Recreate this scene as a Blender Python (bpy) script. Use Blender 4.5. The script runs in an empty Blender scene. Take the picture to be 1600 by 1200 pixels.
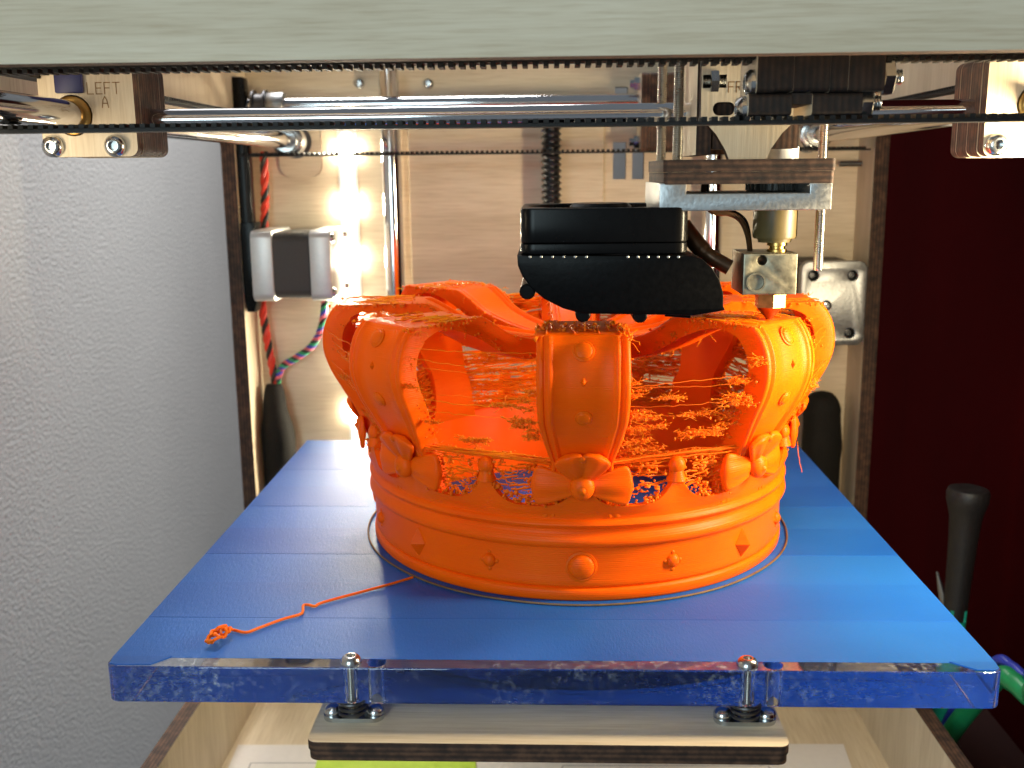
import bpy, bmesh, math, random
import numpy as np
from mathutils import Vector, Matrix
random.seed(7)
R_ = math.radians
S = 0.001                      # everything below is written in millimetres
sc = bpy.context.scene
col = sc.collection

# ------------------------------------------------------------------ camera
CF, CX, CY, CZ, CP, CW, CR = 1610.0, 0.7, -243.0, 124.5, .203, -.037, -.0103
fw = Vector((math.sin(CW)*math.cos(CP), math.cos(CW)*math.cos(CP), -math.sin(CP)))
rt0 = Vector((math.cos(CW), -math.sin(CW), 0)); up0 = rt0.cross(fw)
rt = rt0*math.cos(CR) + up0*math.sin(CR); up = -rt0*math.sin(CR) + up0*math.cos(CR)
cam = bpy.data.cameras.new('camera'); camo = bpy.data.objects.new('camera', cam); col.objects.link(camo)
cam.sensor_width = 36; cam.lens = 36*CF/1600; cam.clip_start = .005; cam.clip_end = 20
M = Matrix((( rt.x, up.x, -fw.x, CX*S), (rt.y, up.y, -fw.y, CY*S), (rt.z, up.z, -fw.z, CZ*S), (0, 0, 0, 1)))
camo.matrix_world = M
cam.dof.use_dof = True; cam.dof.focus_distance = .292; cam.dof.aperture_fstop = 24
sc.camera = camo
def P(px, py, X=None, Y=None, Z=None):
    """the point seen at a pixel of the 1600x1200 photograph on a given plane (mm)"""
    d = fw + rt*((px-800)/CF) - up*((py-600)/CF)
    o = Vector((CX, CY, CZ))
    if X is not None: t = (X-o.x)/d.x
    elif Y is not None: t = (Y-o.y)/d.y
    else: t = (Z-o.z)/d.z
    return o + d*t

# ------------------------------------------------------------------ light
w = bpy.data.worlds.new('World'); sc.world = w; w.use_nodes = True
w.node_tree.nodes['Background'].inputs[0].default_value = (.80, .90, 1, 1)
w.node_tree.nodes['Background'].inputs[1].default_value = .18
def area(name, loc, target, sx, sy, power, colr):
    l = bpy.data.lights.new(name, 'AREA'); l.shape = 'RECTANGLE'; l.size = sx*S; l.size_y = sy*S
    l.energy = power; l.color = colr
    o = bpy.data.objects.new(name, l); col.objects.link(o)
    o.location = Vector(loc)*S
    if name == 'ceiling_light': l.spread = R_(75)
    o.rotation_euler = (Vector(target)-Vector(loc)).to_track_quat('-Z', 'Y').to_euler()
    return o
area('window_light', (-400, -760, 250), (0, 60, 60), 560, 560, 6.9, (.74, .95, 1))
area('ceiling_light', (-200, 620, 900), (-335, 480, 60), 300, 420, 4.6, (1, .98, .95))
area('front_post_lamp', (153, 29, 98), (40, 74, 80), 9, 90, .80, (1, .82, .52))
area('front_post_lamp', (-153, 8, 124), (-112, 62, 142), 8, 50, .034, (1, .84, .58))
sc.view_settings.view_transform = 'Standard'; sc.view_settings.look = 'None'
sc.view_settings.exposure = 0; sc.view_settings.gamma = 1
sc.render.engine = 'CYCLES'
sc.cycles.use_denoising = True
try: sc.cycles.denoiser = 'OPENIMAGEDENOISE'
except Exception: pass
sc.cycles.max_bounces = 14; sc.cycles.transmission_bounces = 10; sc.cycles.glossy_bounces = 6
sc.cycles.caustics_refractive = True; sc.cycles.caustics_reflective = True
sc.cycles.sample_clamp_indirect = 6; sc.cycles.blur_glossy = .5

# ------------------------------------------------------------------ materials
MATS = {}
def newmat(name):
    m = bpy.data.materials.new(name); m.use_nodes = True
    nt = m.node_tree; b = nt.nodes['Principled BSDF']
    MATS[name] = m
    return m, nt, b
def N(nt, t, **kw):
    n = nt.nodes.new(t)
    for k, v in kw.items(): setattr(n, k, v)
    return n
def ramp(nt, fac, stops):
    r = N(nt, 'ShaderNodeValToRGB'); e = r.color_ramp.elements
    while len(e) < len(stops): e.new(.5)
    for q, (p, c) in zip(e, stops): q.position = p; q.color = (*c, 1) if len(c) == 3 else c
    nt.links.new(fac, r.inputs[0]); return r
def objco(nt, scale):
    t = N(nt, 'ShaderNodeTexCoord'); mp = N(nt, 'ShaderNodeMapping'); mp.inputs['Scale'].default_value = scale
    nt.links.new(t.outputs['Object'], mp.inputs[0]); return mp.outputs[0]
def noise(nt, vec, scale=1, detail=4, rough=.55):
    n = N(nt, 'ShaderNodeTexNoise'); n.inputs['Scale'].default_value = scale
    n.inputs['Detail'].default_value = detail; n.inputs['Roughness'].default_value = rough
    nt.links.new(vec, n.inputs['Vector']); return n.outputs['Fac']
def bump(nt, b, h, strength, dist):
    n = N(nt, 'ShaderNodeBump'); n.inputs['Strength'].default_value = strength; n.inputs['Distance'].default_value = dist
    nt.links.new(h, n.inputs['Height']); nt.links.new(n.outputs[0], b.inputs['Normal'])
def plain(name, c, rough=.5, metal=0, spec=.5, var=.12, vs=300, bmp=0):
    m, nt, b = newmat(name)
    f = noise(nt, objco(nt, (1, 1, 1)), vs, 5)
    r = ramp(nt, f, [(.25, tuple(x*(1-var) for x in c)), (.75, tuple(min(1, x*(1+var)) for x in c))])
    nt.links.new(r.outputs[0], b.inputs['Base Color'])
    b.inputs['Roughness'].default_value = rough; b.inputs['Metallic'].default_value = metal
    b.inputs['Specular IOR Level'].default_value = spec
    if metal or var > .2:
        rr = N(nt, 'ShaderNodeMapRange'); rr.inputs[3].default_value = max(.02, rough*.75); rr.inputs[4].default_value = min(1, rough*1.3)
        nt.links.new(f, rr.inputs[0]); nt.links.new(rr.outputs[0], b.inputs['Roughness'])
    if bmp: bump(nt, b, f, bmp, .0004)
    return m
def wood(name, axis):
    m, nt, b = newmat(name)
    sv = [1300, 1300, 1300]; sv[axis] = 60
    sw = [70, 70, 70]; sw[axis] = 9
    g = noise(nt, objco(nt, sv), 1, 5, .6); l = noise(nt, objco(nt, sw), 1, 3, .5)
    r = ramp(nt, g, [(.28, (.61, .49, .345)), (.5, (.71, .595, .44)), (.72, (.77, .66, .505))])
    r2 = ramp(nt, l, [(.3, (.80, .77, .72)), (.62, (1, 1, 1))])
    mx = N(nt, 'ShaderNodeMix', data_type='RGBA', blend_type='MULTIPLY'); mx.inputs[0].default_value = .75
    nt.links.new(r.outputs[0], mx.inputs[6]); nt.links.new(r2.outputs[0], mx.inputs[7])
    nt.links.new(mx.outputs[2], b.inputs['Base Color'])
    b.inputs['Roughness'].default_value = .55; b.inputs['Specular IOR Level'].default_value = .35
    bump(nt, b, g, .25, .0003)
    return m
def plyedge(name, axis, dark=1.0):
    m, nt, b = newmat(name)
    t = N(nt, 'ShaderNodeTexCoord'); s = N(nt, 'ShaderNodeSeparateXYZ'); nt.links.new(t.outputs['Object'], s.inputs[0])
    mu = N(nt, 'ShaderNodeMath', operation='MULTIPLY'); mu.inputs[1].default_value = 2*math.pi/.0016
    nt.links.new(s.outputs[axis], mu.inputs[0])
    si = N(nt, 'ShaderNodeMath', operation='SINE'); nt.links.new(mu.outputs[0], si.inputs[0])
    nz = noise(nt, objco(nt, (300, 300, 300)), 1, 5)
    ad = N(nt, 'ShaderNodeMath', operation='MULTIPLY_ADD'); ad.inputs[1].default_value = .12; nt.links.new(si.outputs[0], ad.inputs[0]); nt.links.new(nz, ad.inputs[2])
    d = dark
    r = ramp(nt, ad.outputs[0], [(.25, (.016*d, .008*d, .005*d)), (.5, (.050*d, .022*d, .012*d)), (.75, (.12*d, .056*d, .030*d))])
    nt.links.new(r.outputs[0], b.inputs['Base Color']); b.inputs['Roughness'].default_value = .75
    bump(nt, b, ad.outputs[0], .4, .0003)
    return m
for a, nm in enumerate('xyz'):
    wood('wood_'+nm, a); plyedge('burnt_'+nm, a)
plyedge('burnt_shade_x', 0, .28)  # darker copy of the burnt edge, shade under the beam painted in
plain('engraved', (.30, .16, .06), .8)
plain('steel', (.62, .62, .62), .25, 1, var=.08)
plain('chrome', (.74, .74, .76), .09, 1, var=.04, vs=60)
plain('zinc', (.55, .57, .58), .22, 1, var=.1)
plain('thread', (.50, .48, .42), .28, 1, var=.1)
plain('darksteel', (.10, .10, .105), .4, 1, var=.2)
plain('aluminium', (.40, .41, .42), .42, 1, var=.14, vs=900, bmp=.25)
plain('heater', (.27, .25, .19), .45, 1, var=.35, vs=350, bmp=.3)
plain('brass', (.66, .42, .13), .3, 1, var=.3, vs=500)
plain('bronze', (.42, .24, .07), .35, 1, var=.2)
plain('nozzlebrass', (.30, .16, .05), .35, 1, var=.3, vs=500)
plain('peek', (.11, .08, .03), .42, 0, var=.15)
plain('knurl', (.025, .022, .018), .45)
plain('blackplastic', (.004, .004, .0045), .25, 0, .14, var=.2)
plain('ductplastic', (.003, .003, .0034), .36, 0, .08, var=.3, vs=700, bmp=.15)
plain('rubber', (.010, .009, .009), .6, 0, .3)
plain('sleeve', (.012, .011, .010), .8, 0, .2, var=.4, vs=900, bmp=.6)
plain('motorcap', (.60, .60, .60), .4, .6, var=.06, vs=800)
plain('motorcore', (.05, .047, .046), .6, .2, var=.25, vs=1500)
plain('redwire', (.62, .04, .02), .4); plain('bluewire', (.04, .05, .40), .4); plain('greenwire', (.02, .30, .12), .4)
plain('pinkwire', (.6, .12, .16), .4); plain('blackwire', (.012, .012, .012), .4); plain('wirebrown', (.09, .045, .02), .35, .5)
plain('ptfe', (.74, .78, .82), .35); plain('bluecloth', (.004, .004, .07), .5)
plain('paper', (.74, .70, .68), .7, var=.03); plain('lime', (.50, .72, .05), .6, var=.06); plain('inkline', (.35, .34, .36), .8)
plain('grip', (.014, .012, .012), .48, var=.4, vs=900, bmp=.4); plain('teal', (.01, .34, .24), .35); plain('cablegreen', (.015, .26, .09), .35)
plain('cableblue', (.03, .05, .45), .4)
plain('tabletop', (.03, .008, .007), .6)
plain('adhesive_lit', (.13, .42, .95), .5, var=.2, vs=90)  # tape underside, blue brightened in place of light reaching it through the acrylic
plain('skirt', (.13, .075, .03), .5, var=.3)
plain('ledback', (.8, .8, .78), .5)
# walls
m, nt, b = newmat('wall_grey')
h1 = noise(nt, objco(nt, (1, .85, 1.05)), 380, 2, .5); h2 = noise(nt, objco(nt, (1, 1, 1)), 6, 3)
r = ramp(nt, h2, [(.3, (.64, .65, .66)), (.7, (.70, .71, .72))]); nt.links.new(r.outputs[0], b.inputs['Base Color'])
b.inputs['Roughness'].default_value = .85; bump(nt, b, h1, .23, .0019)
m, nt, b = newmat('wall_maroon')
h2 = noise(nt, objco(nt, (1, 1, .25)), 9, 4)
r = ramp(nt, h2, [(.3, (.032, .0007, .0009)), (.7, (.046, .001, .0013))]); nt.links.new(r.outputs[0], b.inputs['Base Color'])
b.inputs['Roughness'].default_value = .9; b.inputs['Specular IOR Level'].default_value = .03
# painter's tape: crepe paper
m, nt, b = newmat('tape')
cr = noise(nt, objco(nt, (1500, 420, 900)), 1, 5, .65); lg = noise(nt, objco(nt, (14, 22, 1)), 1, 3)
oi = N(nt, 'ShaderNodeObjectInfo')
ad = N(nt, 'ShaderNodeMath', operation='MULTIPLY_ADD'); ad.inputs[1].default_value = .5
nt.links.new(oi.outputs['Random'], ad.inputs[0]); nt.links.new(lg, ad.inputs[2])
r = ramp(nt, ad.outputs[0], [(.35, (.010, .120, .48)), (.95, (.024, .20, .64))])
nt.links.new(r.outputs[0], b.inputs['Base Color']); b.inputs['Roughness'].default_value = .40; b.inputs['Specular IOR Level'].default_value = .6
bump(nt, b, cr, .9, .00026)
def translucent(nt, b, c, fac):
    t = N(nt, 'ShaderNodeBsdfTranslucent'); t.inputs[0].default_value = (*c, 1); mx = N(nt, 'ShaderNodeMixShader'); mx.inputs[0].default_value = fac
    o = nt.nodes['Material Output']
    nt.links.new(b.outputs[0], mx.inputs[1]); nt.links.new(t.outputs[0], mx.inputs[2]); nt.links.new(mx.outputs[0], o.inputs['Surface'])
translucent(nt, b, (.07, .40, 1), .46)
m_ad = MATS['adhesive_lit']; translucent(m_ad.node_tree, m_ad.node_tree.nodes['Principled BSDF'], (.03, .25, 1), .5)
# acrylic
m, nt, b = newmat('acrylic')
b.inputs['Base Color'].default_value = (.96, .985, 1, 1); b.inputs['Transmission Weight'].default_value = 1
b.inputs['IOR'].default_value = 1.49; b.inputs['Roughness'].default_value = .0
f = noise(nt, objco(nt, (1, 1, 1)), 220, 5, .65)
rr = ramp(nt, f, [(.55, (0, 0, 0)), (.75, (.22, .22, .22))]); nt.links.new(rr.outputs[0], b.inputs['Roughness'])
df = N(nt, 'ShaderNodeBsdfDiffuse'); df.inputs[0].default_value = (.82, .88, .95, 1)  # whitish speckle: edge scuffs, with LED glare painted into the colour
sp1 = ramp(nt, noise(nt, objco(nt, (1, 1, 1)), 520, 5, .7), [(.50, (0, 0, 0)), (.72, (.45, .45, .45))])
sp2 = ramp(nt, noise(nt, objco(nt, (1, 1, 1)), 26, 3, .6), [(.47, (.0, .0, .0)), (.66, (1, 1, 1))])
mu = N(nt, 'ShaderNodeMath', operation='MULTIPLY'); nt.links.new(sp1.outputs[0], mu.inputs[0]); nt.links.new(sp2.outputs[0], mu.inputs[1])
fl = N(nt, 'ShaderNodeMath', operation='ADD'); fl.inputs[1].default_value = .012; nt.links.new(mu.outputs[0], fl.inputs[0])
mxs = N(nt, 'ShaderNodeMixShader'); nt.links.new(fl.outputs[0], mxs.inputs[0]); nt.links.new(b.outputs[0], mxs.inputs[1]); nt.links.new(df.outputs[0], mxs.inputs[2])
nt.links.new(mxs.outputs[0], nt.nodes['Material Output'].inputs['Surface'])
# orange filament
def orange(name, c1, c2, sss, layer):
    m, nt, b = newmat(name)
    f = noise(nt, objco(nt, (1, 1, 1)), 60, 4)
    r = ramp(nt, f, [(.3, c1), (.7, c2)]); nt.links.new(r.outputs[0], b.inputs['Base Color'])
    b.inputs['Subsurface Weight'].default_value = sss
    b.inputs['Subsurface Radius'].default_value = (1, .24, .04); b.inputs['Subsurface Scale'].default_value = .008
    b.inputs['Roughness'].default_value = .40; b.inputs['Specular IOR Level'].default_value = .10
    if layer:
        t = N(nt, 'ShaderNodeTexCoord'); s = N(nt, 'ShaderNodeSeparateXYZ'); nt.links.new(t.outputs['Object'], s.inputs[0])
        mu = N(nt, 'ShaderNodeMath', operation='MULTIPLY'); mu.inputs[1].default_value = 2*math.pi/.0006
        nt.links.new(s.outputs[2], mu.inputs[0])
        si = N(nt, 'ShaderNodeMath', operation='SINE'); nt.links.new(mu.outputs[0], si.inputs[0])
        nz = noise(nt, objco(nt, (60, 60, 2500)), 1, 3)
        ad = N(nt, 'ShaderNodeMath', operation='MULTIPLY_ADD'); ad.inputs[1].default_value = .18
        nt.links.new(si.outputs[0], ad.inputs[0]); nt.links.new(nz, ad.inputs[2])
        bump(nt, b, ad.outputs[0], .5, .00014)
    return m
orange('filament', (.92, .096, .001), (.97, .118, .0015), .28, True)
orange('strand', (.88, .10, .003), (.95, .16, .008), .4, False)
# LED silicone and chips
def emit(name, c, s):
    m, nt, b = newmat(name)
    f = noise(nt, objco(nt, (1, 1, 1)), 40, 2)
    r = ramp(nt, f, [(.3, c), (.7, tuple(min(1, x*1.05) for x in c))])
    nt.links.new(r.outputs[0], b.inputs['Emission Color']); b.inputs['Emission Strength'].default_value = s
    b.inputs['Base Color'].default_value = (.8, .8, .75, 1)
emit('ledglow', (1, .88, .66), 2.2); emit('ledchip', (1, .87, .64), 300)

# ------------------------------------------------------------------ mesh helpers
def tag(o, label, cat, group=None):
    o['label'] = label; o['category'] = cat
    if group: o['group'] = group
    return o
def thing(name, label, cat, loc, group=None):
    o = bpy.data.objects.new(name, None); o.empty_display_size = .01; col.objects.link(o)
    o.location = Vector(loc)*S
    return tag(o, label, cat, group)
def basis(d):
    d = Vector(d).normalized(); a = Vector((0, 0, 1)) if abs(d.z) < .9 else Vector((1, 0, 0))
    u = d.cross(a).normalized(); return u, d.cross(u).normalized()
class MB:
    def __init__(s): s.v = []; s.f = []; s.m = []
    def add(s, vs, fs, mi=0):
        o = len(s.v); s.v += [Vector(x) for x in vs]; s.f += [tuple(i+o for i in f) for f in fs]; s.m += [mi]*len(fs); return s
    def box(s, x0, x1, y0, y1, z0, z1, mi=0, bev=0):
        bm = bmesh.new(); bmesh.ops.create_cube(bm, size=1)
        for q in bm.verts: q.co = Vector(((x0+x1)/2+q.co.x*(x1-x0), (y0+y1)/2+q.co.y*(y1-y0), (z0+z1)/2+q.co.z*(z1-z0)))
        if bev: bmesh.ops.bevel(bm, geom=bm.edges[:], offset=bev, segments=2, profile=.5, affect='EDGES')
        return s.bm(bm, mi)
    def bm(s, bm, mi=0):
        bm.verts.index_update()
        s.add([q.co.copy() for q in bm.verts], [[q.index for q in f.verts] for f in bm.faces], mi); bm.free(); return s
    def tube(s, path, r, n=12, caps=True, mi=0):
        path = [Vector(p) for p in path]; rs = r if isinstance(r, (list, tuple)) else [r]*len(path)
        vs = []; fs = []; u = None
        for i, p in enumerate(path):
            d = (path[min(i+1, len(path)-1)]-path[max(i-1, 0)]).normalized()
            if u is None: u, v = basis(d)
            else:
                u = (u-d*u.dot(d)).normalized(); v = d.cross(u)
            for k in range(n):
                a = 2*math.pi*k/n; vs.append(p+(u*math.cos(a)+v*math.sin(a))*rs[i])
        for i in range(len(path)-1):
            for k in range(n):
                fs.append((i*n+k, i*n+(k+1) % n, (i+1)*n+(k+1) % n, (i+1)*n+k))
        if caps: fs.append(tuple(range(n))[::-1]); fs.append(tuple((len(path)-1)*n+k for k in range(n)))
        return s.add(vs, fs, mi)
    def lathe(s, base, d, prof, n=24, mi=0, hexa=False):
        """prof = list of (distance along d, radius)"""
        base = Vector(base); dd = Vector(d).normalized(); u, v = basis(dd); vs = []; fs = []
        for (h, r) in prof:
            for k in range(n):
                a = 2*math.pi*k/n; vs.append(base+dd*h+(u*math.cos(a)+v*math.sin(a))*max(r, .001))
        for i in range(len(prof)-1):
            for k in range(n): fs.append((i*n+k, i*n+(k+1) % n, (i+1)*n+(k+1) % n, (i+1)*n+k))
        fs.append(tuple(range(n))[::-1]); fs.append(tuple((len(prof)-1)*n+k for k in range(n)))
        return s.add(vs, fs, mi)
    def screw(s, p0, p1, r, pitch, depth, n=14, mi=0, sub=5):
        p0 = Vector(p0); d = Vector(p1)-p0; L = d.length; d.normalize(); u, v = basis(d)
        m = int(L/pitch*sub); vs = []; fs = []
        for i in range(m+1):
            h = L*i/m
            for k in range(n):
                a = 2*math.pi*k/n; ph = (h/pitch+k/n) % 1
                rr = r-depth*(1-abs(2*ph-1))
                vs.append(p0+d*h+(u*math.cos(a)+v*math.sin(a))*rr)
        for i in range(m):
            for k in range(n): fs.append((i*n+k, i*n+(k+1) % n, (i+1)*n+(k+1) % n, (i+1)*n+k))
        fs.append(tuple(range(n))[::-1]); fs.append(tuple(m*n+k for k in range(n)))
        return s.add(vs, fs, mi)
    def ball(s, c, rx, ry, rz, n=14, mi=0, rot=None, fn=None):
        bm = bmesh.new(); bmesh.ops.create_uvsphere(bm, u_segments=n+4, v_segments=n, radius=1)
        for q in bm.verts:
            p = Vector((q.co.x*rx, q.co.y*ry, q.co.z*rz))
            if fn: p = fn(q.co.copy(), p)
            if rot: p = rot @ p
            q.co = p+Vector(c)
        return s.bm(bm, mi)
    def plate(s, outline, holes, lo, hi, axis, bev=0, mi=0):
        """2D outline with holes, extruded from lo to hi along axis 'X','Y' or 'Z'"""
        cu = bpy.data.curves.new('tmp', 'CURVE'); cu.dimensions = '2D'; cu.fill_mode = 'BOTH'
        cu.extrude = (hi-lo)/2-bev; cu.bevel_depth = bev; cu.bevel_resolution = 1 if bev else 0; cu.offset = -bev
        for ring in [outline]+holes:
            sp = cu.splines.new('POLY'); sp.points.add(len(ring)-1); sp.use_cyclic_u = True
            for q, (a, b) in zip(sp.points, ring): q.co = (a, b, 0, 1)
        ob = bpy.data.objects.new('tmp', cu); me = bpy.data.meshes.new_from_object(ob)
        bm = bmesh.new(); bm.from_mesh(me); bmesh.ops.remove_doubles(bm, verts=bm.verts, dist=.004)
        c = (lo+hi)/2
        for q in bm.verts:
            a, b, t = q.co
            q.co = {'Y': Vector((a, c+t, b)), 'Z': Vector((a, b, c+t)), 'X': Vector((c+t, a, b))}[axis]
        bmesh.ops.recalc_face_normals(bm, faces=bm.faces[:])
        bpy.data.objects.remove(ob); bpy.data.curves.remove(cu); bpy.data.meshes.remove(me)
        return s.bm(bm, mi)
    def edges_burnt(s, axis):
        """faces that do not look along the axis are the laser-cut edge (slot 1)"""
        ax = 'XYZ'.index(axis)
        for i, f in enumerate(s.f):
            p = [s.v[k] for k in f]
            nrm = Vector((0, 0, 0))
            for k in range(len(p)): nrm += p[k].cross(p[(k+1) % len(p)])
            nrm.normalize()
            s.m[i] = 0 if abs(nrm[ax]) > .8 else 1
        return s
    def build(s, name, mats, parent=None, smooth=40, stuff=False, recalc=False):
        if isinstance(mats, str): mats = [mats]
        if parent is None:
            xs = [q.x for q in s.v]; ys = [q.y for q in s.v]; zs = [q.z for q in s.v]
            org = Vector(((min(xs)+max(xs))/2, (min(ys)+max(ys))/2, min(zs)))
        else:
            org = Vector((0, 0, 0)); p = parent
            while p: org += Vector(p.location)/S; p = p.parent
        me = bpy.data.meshes.new(name)
        me.from_pydata([((q-org)*S)[:] for q in s.v], [], s.f)
        for k in mats: me.materials.append(MATS[k])
        me.polygons.foreach_set('material_index', s.m)
        if recalc:
            bm = bmesh.new(); bm.from_mesh(me); bmesh.ops.recalc_face_normals(bm, faces=bm.faces[:]); bm.to_mesh(me); bm.free()
        bm = bmesh.new(); bm.from_mesh(me)
        if all(e.is_manifold for e in bm.edges) and bm.calc_volume(signed=True) < 0:
            bmesh.ops.reverse_faces(bm, faces=bm.faces[:]); bm.to_mesh(me)
        bm.free()
        if smooth:
            me.polygons.foreach_set('use_smooth', [True]*len(me.polygons)); me.set_sharp_from_angle(angle=R_(smooth))
        me.update()
        o = bpy.data.objects.new(name, me); col.objects.link(o)
        if parent is None: o.location = org*S
        else: o.parent = parent
        if stuff: o['kind'] = 'stuff'
        return o
def rect(a0, a1, b0, b1): return [(a0, b0), (a1, b0), (a1, b1), (a0, b1)]
def rrect(a0, a1, b0, b1, r, n=5):
    out = []
    for cx, cy, s0 in ((a1-r, b0+r, -90), (a1-r, b1-r, 0), (a0+r, b1-r, 90), (a0+r, b0+r, 180)):
        for k in range(n+1):
            t = R_(s0+90*k/n); out.append((cx+r*math.cos(t), cy+r*math.sin(t)))
    return out
def circ(cx, cy, r, n=20): return [(cx+r*math.cos(2*math.pi*k/n), cy+r*math.sin(2*math.pi*k/n)) for k in range(n)]
def catmull(pts, n):
    pts = [Vector(p) for p in pts]; out = []
    for i in range(len(pts)-1):
        a, b, c, d = pts[max(i-1, 0)], pts[i], pts[i+1], pts[min(i+2, len(pts)-1)]
        for k in range(n):
            t = k/n; out.append(.5*((2*b)+(c-a)*t+(2*a-5*b+4*c-d)*t*t+(3*b-a-3*c+d)*t**3))
    out.append(pts[-1]); return out
def wobble(path, amp):
    return [p+Vector((random.uniform(-amp, amp), random.uniform(-amp, amp), random.uniform(-amp, amp))) for p in path]
def structure(o): o['kind'] = 'structure'; return o
def caphead(mb, c, d, r, h):                                   # button-head screw with a hex socket
    mb.lathe(c, d, [(0, r), (h*.45, r*.98), (h*.8, r*.8), (h, r*.55), (h, r*.42), (h*.45, r*.40), (h*.45, .01)], 18)

# ------------------------------------------------------------------ setting
WL, WR, YB = -156.0, 160.0, 306.0
structure(MB().box(-345, -335, -500, 1100, -700, 900).build('wall_left', 'wall_grey', smooth=0))
structure(MB().box(-345, 900, 1100, 1110, -700, 900).build('wall_back', 'wall_grey', smooth=0))
o = structure(MB().box(236, 248, -300, 428, -700, 900).box(240, 252, 430, 1098, -700, 900).build('wall_right', 'wall_maroon', smooth=0))
structure(MB().box(-172, 234, -330, 700, -186, -158, bev=2).build('tabletop', 'tabletop'))

# ------------------------------------------------------------------ printer frame
fr = thing('printer_frame', 'open birch plywood frame of a desktop printer with laser-burnt edges', 'printer', (2, 150, -158))
ZT = 205
# front panel with its wide opening
MB().plate(rect(-163, 167, -152, ZT), [rect(-151, 155, -112, 148.7)], -12, -6, 'Y').edges_burnt('Y').build('front_panel', ['wood_x', 'burnt_y'], fr, smooth=0)
# back panel with slots and holes
lp = P(455, 228, Y=YB); rp = P(1262, 232, Y=YB)
pA = P(958, 222, Y=YB); pA2 = P(978, 280, Y=YB); pB = P(988, 233, Y=YB); pB2 = P(1006, 280, Y=YB); pC = P(961, 136, Y=YB); pC2 = P(981, 151, Y=YB)
pT = P(530, 94, Y=YB); pT2 = P(1020, 100, Y=YB)
MB().plate(rect(-163, 167, -152, ZT), [rect(pA.x, pA2.x, pA2.z, pA.z), rect(pB.x, pB2.x, pB2.z, pB.z), rect(pC.x, pC2.x, pC2.z, pC.z),
    rect(pT.x, pT2.x, 178.5, 186)], YB, YB+6, 'Y').edges_burnt('Y').build('back_panel', ['wood_x', 'burnt_y'], fr, smooth=0)
# side panels with their wide openings
for x0, x1 in ((WL-7, WL), (WR, WR+7)):
    MB().plate(rect(-6, YB, -152, ZT), [rrect(2, 279, -107, 141.5, 4)], x0, x1, 'X').edges_burnt('X').build('side_panel', ['wood_z', 'burnt_x'], fr, smooth=0)
MB().box(-163, 167, -12, YB+6, -158, -152).build('floor_panel', 'wood_y', fr, smooth=0)
# small ledge boards inside the back: a doubled board beside the rods
q = P(660, 400, Y=YB); MB().box(-72, 29, YB-4, YB-.2, -148, 152, bev=.3).build('back_board', 'wood_x', fr, smooth=0)
for px, py in ((562, 131), (670, 131), (992, 132), (450, 263)):
    p = P(px, py, Y=YB); mb = MB(); caphead(mb, (p.x, YB-.1, p.z), (0, -1, 0), 2.6, 2); mb.build('panel_screw', 'zinc', fr)
# bearing rings of the side rods
for xx in (-131, 133):
    MB().lathe((xx, YB-.1, 141), (0, -1, 0), [(0, 8.5), (3, 8.5), (3, 5.2), (.2, 5.0)], 28).build('bearing_ring', 'darksteel', fr)
    MB().plate(rrect(xx-9, xx+13 if xx < 0 else xx+9, 123, 152, 6), [], YB-2.4, YB-.15, 'Y').edges_burnt('Y').build('bearing_cover', ['wood_x', 'burnt_y'], fr, smooth=0)

# guide rods (fixed in the frame)
def rod(name, label, p0, p1, r, mat='chrome', group=None):
    o = MB().tube([p0, p1], r, 32).build(name, mat)
    return tag(o, label, 'rod', group)
RZ, XZ = 141.0, 158.0
rod('guide_rod', 'thick chrome rod through the wooden block engraved with letters', (-131, -6, RZ), (-131, YB-.4, RZ), 4)
rod('guide_rod', 'thick chrome rod through the wooden block by the maroon wall', (133, -6, RZ), (133, YB-.4, RZ), 4)
rod('guide_rod', 'chrome rod with silver collar running along the back panel', (WL, 288, XZ), (WR, 288, XZ), 4)
rod('guide_rod', 'chrome rod behind the front plywood beam', (WL, 20, XZ+1), (WR, 20, XZ+1), 4)
for xx in (-79.5, 84):
    rod('lift_rod', 'vertical smooth steel rod beside the LED strip' if xx < 0 else 'vertical smooth steel rod behind the hot end', (xx, 292, -152), (xx, 292, 176), 5)
tag(MB().screw((2, 286, -152), (2, 286, 149.5), 5.4, 3.0, 1.7, 18).build('lead_screw', 'darksteel'), 'dark threaded lead screw standing above the black fan', 'lead screw')
# collars and pulleys on the rear rod
pu = thing('rod_collar', 'silver collar and dark pulley on the rear chrome rod', 'collar', (-140, 288, XZ-6))
MB().lathe((-140.5, 288, XZ), (1, 0, 0), [(0, 4.1), (0, 6.4), (.5, 6.8), (8.5, 6.8), (9, 6.4), (9, 4.1)], 28).build('collar', 'aluminium', pu)
MB().lathe((-147.5, 288, XZ), (1, 0, 0), [(0, 4.1), (0, 8), (1, 8), (1, 6.2), (6, 6.2), (6, 8), (6.9, 8), (6.9, 4.1)], 28).build('pulley', 'darksteel', pu)
for xx, gx in ((-131, 1), (133, 0)):
    c = thing('rod_collar', 'bright steel collar closing the rod end near the %s' % ('LED strip' if gx else 'square motor plate'), 'collar', (xx, YB-14, RZ-8))
    MB().lathe((xx, YB-20, RZ), (0, 1, 0), [(0, 4.1), (0, 7.2), (.6, 8), (8.5, 8), (9.5, 7), (12, 6.5), (12, 4.1)], 30).build('collar', 'steel', c)
    MB().lathe((xx, YB-24, RZ+0), (0, 1, 0), [(0, 4.1), (0, 5.6), (3.9, 5.6), (3.9, 4.1)], 24).build('hub', 'zinc', c)

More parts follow.
